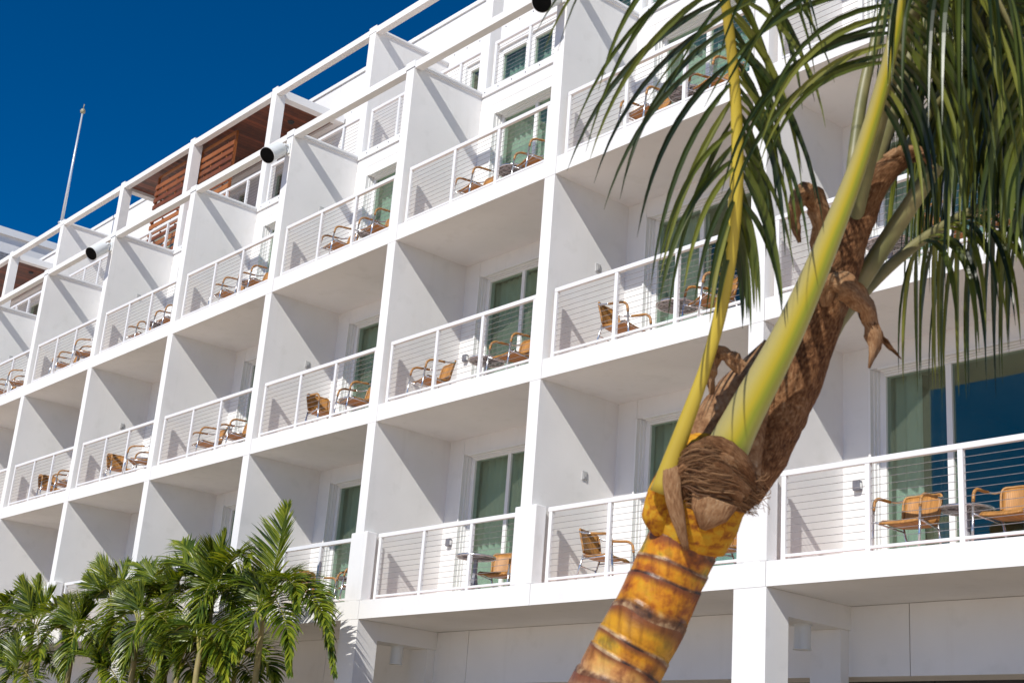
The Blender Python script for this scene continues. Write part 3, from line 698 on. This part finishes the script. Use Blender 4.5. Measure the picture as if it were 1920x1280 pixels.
# --- coconut palm in front of the camera
palm = thing('coconut_palm', 'leaning coconut palm with ringed orange and yellow trunk in the right foreground', 'palm', (0, 0, 0))
PX = lambda l: [at(u, v, d) for u, v, d in l]
top = PX([(1340, 880, 4.0), (1300, 985, 4.0), (1268, 1045, 4.0), (1229, 1132, 3.99), (1190, 1207, 3.98), (1150, 1284, 3.97)])
dirn = (top[-1]-top[-2]).normalized()
low = []
p = top[-1].copy(); z = p.z
for i in range(1, 5):
    q_ = p+dirn*.33*i; low.append(q_)
foot = Vector((low[-1].x+dirn.x*.15, low[-1].y+dirn.y*.15, 0))
if low[-1].z < .1: low = [l for l in low if l.z > .15]
ctrl = [foot]+list(reversed(low))+list(reversed(top))
TP = catmull(ctrl, 220)
lens_ = [0]
for a, b_ in zip(TP, TP[1:]): lens_.append(lens_[-1]+(b_-a).length)
LT = lens_[-1]
def px(n): return n*4.0/FOC
m = MB(); n = 44; b0 = 0
ringv = []; alongv = []
side = None
sec = .083
for i, p in enumerate(TP):
    t = (TP[min(i+1, len(TP)-1)]-TP[max(i-1, 0)]).normalized()
    if side is None: side = t.cross(Vector((0, 1, 0))).normalized()
    side = (side-t*side.dot(t)).normalized(); nn = side.cross(t)
    s = lens_[i]; fa = s/LT
    fromtop = LT-s
    R0 = px(82) if fromtop > .55 else px(82+18*(1-fromtop/.55))
    R0 = px(65+12*min(1, max(0, (fromtop-.15)/.6)))+.03*max(0, 1-s/.5)
    for j in range(n):
        a = 2*math.pi*j/n
        ph = s/sec; ph += .30*math.sin(ph*1.9)
        tilt = .22*math.sin(a+1.0+.6*math.sin(ph*.9))+.06*math.sin(3*a+ph)
        rv = ph+tilt; fr = rv-math.floor(rv)
        r = R0*(1+.034*(fr-.5)+.006*math.sin(5*a+ph*3)+.01*noise.noise((math.cos(a)*2, math.sin(a)*2, ph)))
        if fr < .06: r -= R0*.025
        ringv.append(rv); alongv.append(fa)
        m.v.append(tuple(p+(side*math.cos(a)+nn*math.sin(a))*r))
for i in range(len(TP)-1):
    for j in range(n):
        k = (j+1) % n; m.f.append((i*n+j, i*n+k, (i+1)*n+k, (i+1)*n+j))
m.f.append(tuple(reversed(range(n))))
m.f.append(tuple((len(TP)-1)*n+j for j in range(n)))
m.attr = {'ring': ringv, 'along': alongv}
m.build('trunk', M['trunk'], palm, smooth=True)

def sweep(name, pts, radpx, mat, parent, n=24, seg=60, flat=1.0, rough=0, ref=None, ring=False, seed=0, depth=4.0):
    P = catmull(pts, seg); rr = [px(r) for r in lerp_list(radpx, seg)]
    m = MB(); m.tube(P, rr, n, True, flat, ref if ref is not None else tuple(FWD))
    if rough:
        out = []
        for i, v in enumerate(m.v):
            c = P[min(i//n, seg)]; vv = Vector(v); dv = vv-c
            out.append(tuple(c+dv*(1+rough*noise.noise(vv*22)+rough*.6*noise.noise(vv*60))))
        m.v = out
    Ls = [0]
    for a_, b_ in zip(P, P[1:]): Ls.append(Ls[-1]+(b_-a_).length)
    m.attr = {'ang': [abs((i % n)/n*2-1) for i in range(len(m.v))], 'len': [Ls[min(i//n, seg)]*10 for i in range(len(m.v))]}
    if ring: m.attr = {'ring': [abs(((i % n)/n)*2-1) if ring == 2 else (math.cos(2*math.pi*(i % n)/n)*.5+.5) for i in range(len(m.v))]}
    return m.build(name, mat, parent, smooth=True), P

# leaf sheaths and the fibrous heart
sweep('leaf_sheath', PX([(1292, 1022, 4.0), (1303, 977, 3.995), (1313, 930, 4.0), (1337, 875, 4.02), (1362, 828, 4.05)]), [68, 82, 90, 85, 62], M['sheath'], palm, 44, 50, .95, .015)
sweep('leaf_sheath', PX([(1238, 1002, 3.945), (1235, 968, 3.94), (1243, 922, 3.93), (1255, 880, 3.92), (1268, 845, 3.92)]), [12, 32, 28, 18, 7], M['sheath'], palm, 18, 30, .6, .03)
sweep('inner_sheath', PX([(1335, 900, 4.03), (1368, 808, 4.05), (1396, 742, 4.06), (1420, 690, 4.07), (1440, 640, 4.08)]), [92, 76, 56, 34, 8], M['dry'], palm, 32, 50, .85, .03)
sweep('spear_sheath', PX([(1385, 930, 4.06), (1415, 860, 4.07), (1450, 780, 4.10), (1487, 700, 4.12), (1523, 610, 4.14), (1562, 520, 4.16), (1600, 430, 4.18), (1640, 345, 4.2), (1690, 300, 4.22), (1735, 290, 4.22)]), [40, 58, 62, 60, 54, 48, 35, 28, 20, 6], M['fibre'], palm, 40, 110, .95, .05)
fibre, _ = sweep('fibre_clump', PX([(1278, 975, 3.95), (1284, 915, 3.91), (1312, 878, 3.90), (1350, 882, 3.90), (1382, 915, 3.92), (1405, 950, 3.95)]), [10, 38, 49, 48, 38, 12], M['fibre'], palm, 40, 70, .66, .20)
sweep('fibre_fold', PX([(1270, 940, 3.885), (1300, 905, 3.862), (1345, 905, 3.855), (1392, 935, 3.875)]), [5, 13, 15, 8], M['fibre'], palm, 18, 50, .6, .25)
sweep('fibre_fold', PX([(1276, 895, 3.88), (1310, 866, 3.855), (1352, 880, 3.85), (1404, 925, 3.88)]), [5, 12, 15, 10], M['fibre'], palm, 18, 50, .6, .25)
m = MB(); rnd = random.Random(4)
for i in range(560):
    q_ = rnd.random()**1.1; bulge = math.sin(math.pi*min(1, q_+.12))
    a_ = Vector((1262+rnd.uniform(-4, 26)+8*q_, 856+q_*100+rnd.uniform(-12, 12), 3.91-.03*bulge))
    b_ = Vector((1412+rnd.uniform(-22, 26)-18*q_, 915+q_*42+rnd.uniform(-22, 16), 3.93-.015*bulge))
    c_ = Vector((1332+rnd.uniform(-18, 18), 846+q_*104+rnd.uniform(-14, 14)+16*math.sin(i*.7)*rnd.random(), 3.866-.028*bulge+rnd.uniform(-.010, .008)))
    pts = PX([tuple(a_), tuple(a_.lerp(c_, .5)+Vector((-4, -7, -.012))), tuple(c_), tuple(c_.lerp(b_, .5)+Vector((6, -7, -.012))), tuple(b_)])
    m.tube(catmull(pts, 9), lerp_list([px(.6), px(rnd.choice((.6, .8, 1.0, 1.3, 2.2))), px(.4)], 9), 4, False)
for i in range(40):
    u = rnd.uniform(1365, 1432); v = rnd.uniform(895, 955); a = rnd.uniform(-1.3, .7)
    pts = [at(u, v, 3.90+rnd.uniform(-.02, .02))]
    for j in range(4): pts.append(pts[-1]+(RGT*math.cos(a)+UPV*math.sin(a))*px(rnd.uniform(4, 9))+FWD*px(rnd.uniform(-3, 4))); a += rnd.uniform(-.6, .6)
    m.tube(catmull(pts, 8), px(rnd.uniform(.4, .9)), 4)
m.build('strands', M['strand'], fibre)
sweep('fibre_fold', PX([(1296, 850, 3.90), (1330, 832, 3.875), (1368, 846, 3.87), (1400, 884, 3.885), (1414, 925, 3.92)]), [6, 15, 19, 17, 6], M['fibre'], palm, 18, 50, .7, .12)
sweep('dry_base', PX([(1287, 1030, 3.862), (1270, 965, 3.848), (1260, 905, 3.862), (1262, 850, 3.89), (1288, 780, 3.92)]), [5, 14, 17, 14, 6], M['dry'], palm, 14, 30, .35, .06)
sweep('dry_base', PX([(1318, 992, 3.862), (1330, 965, 3.850), (1340, 935, 3.855)]), [6, 34, 44], M['dry'], palm, 20, 24, .3, .04)

def ribbon(name, pts, wpx, mat, curl=.6, seed=1):
    P = catmull(pts, 24); ws = [px(w_) for w_ in lerp_list(wpx, 24)]; m = MB(); c = 7
    for i, p in enumerate(P):
        t = (P[min(i+1, 24)]-P[max(i-1, 0)]).normalized(); s_ = t.cross(FWD).normalized(); n_ = s_.cross(t)
        for lay in (0, 1):
            for j in range(c):
                u = j/(c-1)*2-1; ang = u*curl*(1+.5*i/24)
                jag = 1+.55*noise.noise((i*.45, j*1.7, seed)); lump = n_*px(13)*noise.noise((i*.33+5, j*.5, seed*3))
                m.v.append(tuple(p+(s_*math.sin(ang)+n_*(1-math.cos(ang)))*ws[i]/max(.3, curl)*jag+lump+n_*px(1.5)*lay))
    q = lambda i, l, j: i*2*c+l*c+j
    for i in range(24):
        for j in range(c-1):
            m.f.append((q(i, 0, j), q(i+1, 0, j), q(i+1, 0, j+1), q(i, 0, j+1))); m.f.append((q(i, 1, j+1), q(i+1, 1, j+1), q(i+1, 1, j), q(i, 1, j)))
        m.f.append((q(i, 0, 0), q(i, 1, 0), q(i+1, 1, 0), q(i+1, 0, 0))); m.f.append((q(i, 0, c-1), q(i+1, 0, c-1), q(i+1, 1, c-1), q(i, 1, c-1)))
    m.attr = {'ang': [(i % c)/c for i in range(len(m.v))], 'len': [(i//(2*c))*.25 for i in range(len(m.v))]}
    return m.build(name, mat, palm, smooth=True)
ribbon('torn_sheath', PX([(1548, 575, 4.02), (1552, 540, 4.0), (1580, 535, 3.98), (1612, 560, 3.98), (1634, 600, 4.0), (1642, 640, 4.0), (1630, 690, 4.0)]), [10, 26, 28, 20, 15, 13, 2], M['dry'], .8, 2)
ribbon('torn_sheath', PX([(1612, 562, 4.0), (1634, 604, 4.01), (1660, 640, 4.02), (1690, 672, 4.03)]), [8, 7, 5, 1], M['fibre'], .5, 6)
ribbon('torn_sheath', PX([(1545, 470, 4.08), (1540, 400, 4.06), (1525, 362, 4.04), (1500, 368, 4.04), (1492, 410, 4.04), (1500, 455, 4.04)]), [22, 22, 20, 16, 12, 3], M['dry'], .9, 3)
ribbon('torn_sheath', PX([(1395, 690, 3.92), (1350, 660, 3.93), (1336, 690, 3.94), (1335, 740, 3.95)]), [14, 14, 11, 4], M['dry'], .8, 4)
ribbon('torn_sheath', PX([(1660, 300, 4.2), (1700, 282, 4.18), (1735, 290, 4.16), (1752, 315, 4.14)]), [14, 14, 10, 3], M['dry'], .9, 5)

def coco_frond(pts, radpx, mat, leaf, seed, ring=False, flat=.8, n=18, seg=70):
    f = empty_part('frond', palm)
    st, P = sweep('stalk', pts, radpx, mat, f, n, seg, flat, .0, None, ring)
    m = MB()
    for kw in leaf: frond_leaflets(m, P, seed=seed, **kw); seed += 1
    if m.v: m.build('leaflets', M['coco_leaf'], f)
    return f
# the thick yellow-green stalk
UF = -FWD+Vector((0, 0, .4))
coco_frond(PX([(1362, 845, 3.93), (1400, 770, 3.92), (1480, 620, 3.90), (1550, 460, 3.88), (1612, 300, 3.86), (1660, 140, 3.84), (1692, 0, 3.82), (1730, -170, 3.78), (1800, -320, 3.72), (1900, -430, 3.66)]),
           [40, 35, 28, 22, 16, 13, 11, 9, 6, 3], M['petiole'],
           [dict(s0=.57, n=26, L=.80, w=.018, droop=2.1, fwd=0, lift=.05, nseg=10, sides=(-1,), up=UF, s1=.96, fwf=lambda q: -.25+.5*q, prof=lambda q: .75+.35*min(1, q*3)),
            dict(s0=.52, n=40, L=.62, w=.017, droop=3.0, fwd=0, lift=-.2, nseg=10, sides=(1,), up=UF, s1=.96, fwf=lambda q: -.5+.5*q, prof=lambda q: .6+.5*min(1, q*2))], 11, ring=1)
# the slim yellow frond on the left
coco_frond(PX([(1238, 925, 3.885), (1281, 805, 3.895), (1322, 690, 3.90), (1352, 580, 3.90), (1370, 470, 3.89), (1380, 360, 3.88), (1382, 250, 3.87), (1374, 120, 3.86), (1358, -10, 3.84), (1335, -140, 3.80), (1300, -260, 3.74)]),
           [20, 15, 11, 12, 13, 13, 11, 10, 9, 7, 4], M['stalk_yellow'],
           [dict(s0=.42, n=25, L=.58, w=.0165, droop=1.9, fwd=0, lift=.12, nseg=10, sides=(-1,), up=-FWD, jitter=.5, fwf=lambda q: -1.15+1.25*q, prof=lambda q: .45+.75*min(1, q*2.2)),
            dict(s0=.42, n=46, L=.50, w=.016, droop=2.6, fwd=0, lift=-.35, nseg=9, sides=(1,), up=-FWD, jitter=.3, fwf=lambda q: -1.05+.6*q, prof=lambda q: .6+.5*min(1, q*1.8))], 31)
# stalks on the right
coco_frond(PX([(1440, 860, 4.14), (1478, 780, 4.20), (1530, 670, 4.26), (1600, 570, 4.32), (1690, 480, 4.38), (1780, 418, 4.44), (1880, 375, 4.5), (2000, 350, 4.56), (2140, 360, 4.6), (2280, 400, 4.62)]), [16, 15, 14, 13, 12, 11, 10, 8, 6, 3], M['stalk_green'],
           [dict(s0=.48, n=50, L=.66, w=.018, droop=4.2, fwd=.2, lift=-.2, nseg=9, jitter=.25)], 51)
coco_frond(PX([(1540, 660, 4.22), (1575, 590, 4.22), (1625, 510, 4.22), (1690, 410, 4.20), (1757, 308, 4.16)]), [18, 19, 19, 18, 16], M['stalk_green'], [], 61)
# fronds arching over from above the frame and hanging down on the right
HG = dict(fwd=.15, lift=.0, nseg=10, jitter=.25)
coco_frond(PX([(1610, 420, 4.24), (1660, 250, 4.26), (1715, 90, 4.28), (1785, -50, 4.3), (1870, -110, 4.32), (1980, -110, 4.3), (2100, -50, 4.26), (2220, 60, 4.2)]), [14, 15, 14, 12, 10, 8, 6, 3], M['stalk_green'],
           [dict(s0=.30, n=58, L=.80, w=.019, droop=4.0, **HG)], 71)
coco_frond(PX([(1600, 430, 4.16), (1640, 260, 4.08), (1700, 60, 3.98), (1770, -60, 3.88), (1840, -40, 3.8), (1900, 60, 3.76), (1950, 220, 3.72), (1985, 380, 3.7)]), [14, 15, 14, 12, 9, 6, 4, 3], M['stalk_green'],
           [dict(s0=.40, n=56, L=.80, w=.019, droop=4.4, **HG)], 91)
coco_frond(PX([(1590, 460, 4.34), (1690, 300, 4.46), (1770, 170, 4.56), (1840, 110, 4.64), (1910, 120, 4.72), (1980, 190, 4.78), (2040, 290, 4.8)]), [12, 12, 11, 9, 6, 4, 3], M['stalk_green'],
           [dict(s0=.36, n=50, L=.88, w=.019, droop=4.4, **HG)], 131)
coco_frond(PX([(1600, 450, 4.3), (1660, 260, 4.38), (1720, 120, 4.46), (1780, 60, 4.5), (1840, 90, 4.54), (1890, 200, 4.56), (1925, 330, 4.58)]), [12, 12, 11, 9, 6, 4, 3], M['stalk_green'],
           [dict(s0=.40, n=46, L=.90, w=.019, droop=4.4, **HG)], 151)
coco_frond(PX([(1590, 470, 4.30), (1600, 300, 4.42), (1630, 120, 4.52), (1690, -40, 4.6), (1780, -140, 4.66), (1900, -170, 4.7)]), [12, 13, 12, 10, 7, 3], M['stalk_green'],
           [dict(s0=.5, n=34, L=.8, w=.018, droop=3.6, **HG)], 111)

# --- areca palms along the facade
AR = [
 # crown u, v, y, label, tips (u, v, dy, arch px)
 (494, 1150, -.95, 'areca palm with a tall upright frond just left of the white pier', [(541, 950, .25, 0), (622, 1205, -.35, 62), (628, 1262, .15, 100), (560, 1145, -.5, 60), (385, 1165, -.4, 66), (402, 1235, .2, 70), (455, 1228, -.6, 40), (545, 1262, -.3, 60), (425, 1070, .3, 10)]),
 (398, 1125, -1.1, 'areca palm with yellow arching frond tip below the second-lowest fin', [(332, 1018, .2, 20), (425, 1000, .1, 0), (466, 1062, -.2, 50), (300, 1075, -.3, 40), (360, 1210, -.5, 60), (450, 1195, .2, 50), (270, 1140, 0, 60), (398, 1012, -.3, 12)]),
 (312, 1140, -1.0, 'areca palm with pale comb-like front frond in the middle of the clump', [(345, 1075, -.6, 5), (318, 1058, .2, 0), (252, 1060, .2, 20), (235, 1150, -.5, 50), (390, 1190, -.4, 50), (300, 1245, -.5, 50), (368, 1120, .3, 30)]),
 (212, 1130, -.9, 'areca palm with a dark fan frond crossing the railing', [(190, 1052, .2, 8), (243, 1058, .3, 0), (165, 1085, -.3, 0), (150, 1175, -.4, 50), (285, 1180, -.5, 55), (120, 1200, .2, 60), (262, 1120, -.2, 40), (215, 1230, -.6, 40)]),
 (262, 1165, -1.45, 'low areca palm in front of the clump, hanging fronds near the bottom edge', [(190, 1215, -.3, 40), (335, 1225, -.2, 40), (230, 1268, -.3, 30), (310, 1282, .1, 40), (265, 1110, 0, 10)]),
 (62, 1180, -1.0, 'areca palm with two erect fronds at the left pier', [(78, 1082, .2, 0), (46, 1085, -.2, 8), (145, 1128, .2, 25), (130, 1215, -.4, 55), (-20, 1160, -.2, 40), (0, 1230, 0, 50), (70, 1265, -.5, 40)]),
 (140, 1195, -1.3, 'bushy areca palm filling the gap between left pier and clump', [(75, 1215, -.3, 40), (215, 1225, -.3, 45), (120, 1282, -.2, 40), (175, 1140, .2, 10), (195, 1275, .1, 50), (130, 1130, -.1, 5)]),
 (-25, 1190, -1.1, 'areca palm cut by the left edge with a yellowing frond', [(32, 1112, -.1, 20), (55, 1200, -.3, 50), (20, 1260, -.2, 50), (-70, 1120, 0, 20)]),
 (335, 1250, -1.25, 'dark areca palm low in the shade under the middle of the clump', [(275, 1230, 0, 30), (400, 1240, .1, 30), (300, 1300, -.2, 30), (370, 1310, -.1, 30), (335, 1175, .1, 5), (430, 1300, .2, 50), (250, 1290, .2, 40)]),
 (190, 1262, -1.2, 'dark areca palm half cut by the bottom edge near a pier', [(130, 1240, 0, 30), (250, 1250, .1, 30), (150, 1310, -.2, 30), (230, 1320, -.1, 30), (200, 1185, .1, 5), (280, 1310, .2, 50)]),
 (30, 1265, -1.2, 'dark areca palm in the bottom left corner of the photo', [(-20, 1230, 0, 30), (90, 1240, .1, 30), (0, 1310, -.2, 30), (70, 1320, -.1, 30), (35, 1190, .1, 5), (120, 1290, .2, 50)]),
 (440, 1262, -.8, 'slender areca palm beside the golden stem with hanging dark fronds', [(395, 1230, 0, 40), (490, 1240, .1, 40), (410, 1310, -.2, 30), (480, 1310, -.1, 30), (445, 1175, .1, 5), (520, 1300, .2, 50)]),
 (375, 1215, -1.5, 'short areca palm with golden stem under the arching frond', [(330, 1270, -.2, 40), (425, 1282, 0, 40), (380, 1150, .1, 10), (300, 1230, -.3, 50), (440, 1235, -.2, 45)]),
]
for ai, (u, v, y, lab, tips) in enumerate(AR):
    c0 = at_y(u, v, y)
    t = thing('areca_palm', lab, 'palm', (c0.x, c0.y, 0), group='areca palms along the facade'); t['_abs'] = 1
    base = Vector((c0.x-.12+.05*(ai % 3), c0.y+.05, 0)); rnd = random.Random(ai)
    pts = catmull([base, base.lerp(c0, .5)+Vector((.05, 0, 0)), c0-Vector((0, 0, .35)), c0+Vector((.01, 0, .02))], 24)
    m = MB(); m.tube(pts, lerp_list([.055, .048, .05, .045, .022], 24), 12); m.build('stem', M['areca_stem'], t, smooth=True)
    tips = tips+[(u+rnd.uniform(-45, 45), v-rnd.uniform(48, 82)*(1 if ai < 8 else .7), rnd.uniform(-.3, .3), 6) for _ in range(2)]
    for fi, (tu, tv, dy, arch) in enumerate(tips):
        tip = at_y(tu, tv, y+dy); mid = c0.lerp(tip, .5)+Vector((0, 0, arch*.0085))
        q1 = c0.lerp(tip, .22)+Vector((0, 0, arch*.0070)); q3 = c0.lerp(tip, .80)+Vector((0, 0, arch*.0062))
        P = catmull([c0-Vector((0, 0, .12)), q1, mid, q3, tip], 40); Lf = sum((b_-a).length for a, b_ in zip(P, P[1:]))
        f = empty_part('frond', t)
        m = MB(); m.tube(P, lerp_list([.016, .012, .009, .006, .002], 40), 7); m.build('stalk', M['areca_stalk'], f, smooth=True)
        m = MB(); erect = arch < 15
        upv = Vector((.25, -1, .25)) if erect else Vector((0, -.35, 1))
        tall = ai == 0 and fi == 0
        frond_leaflets(m, P, .16 if tall else .24, int(20+Lf*(24 if tall else 17)), .37+.27*min(1.7, Lf)*.5+.12*tall, .040, .22 if erect else .75, .72 if tall else 1.0 if erect else .82, .45, ai*20+fi, 5, up=upv.normalized(), jitter=.2)
        m.build('leaflets', M['areca_leaf'], f)
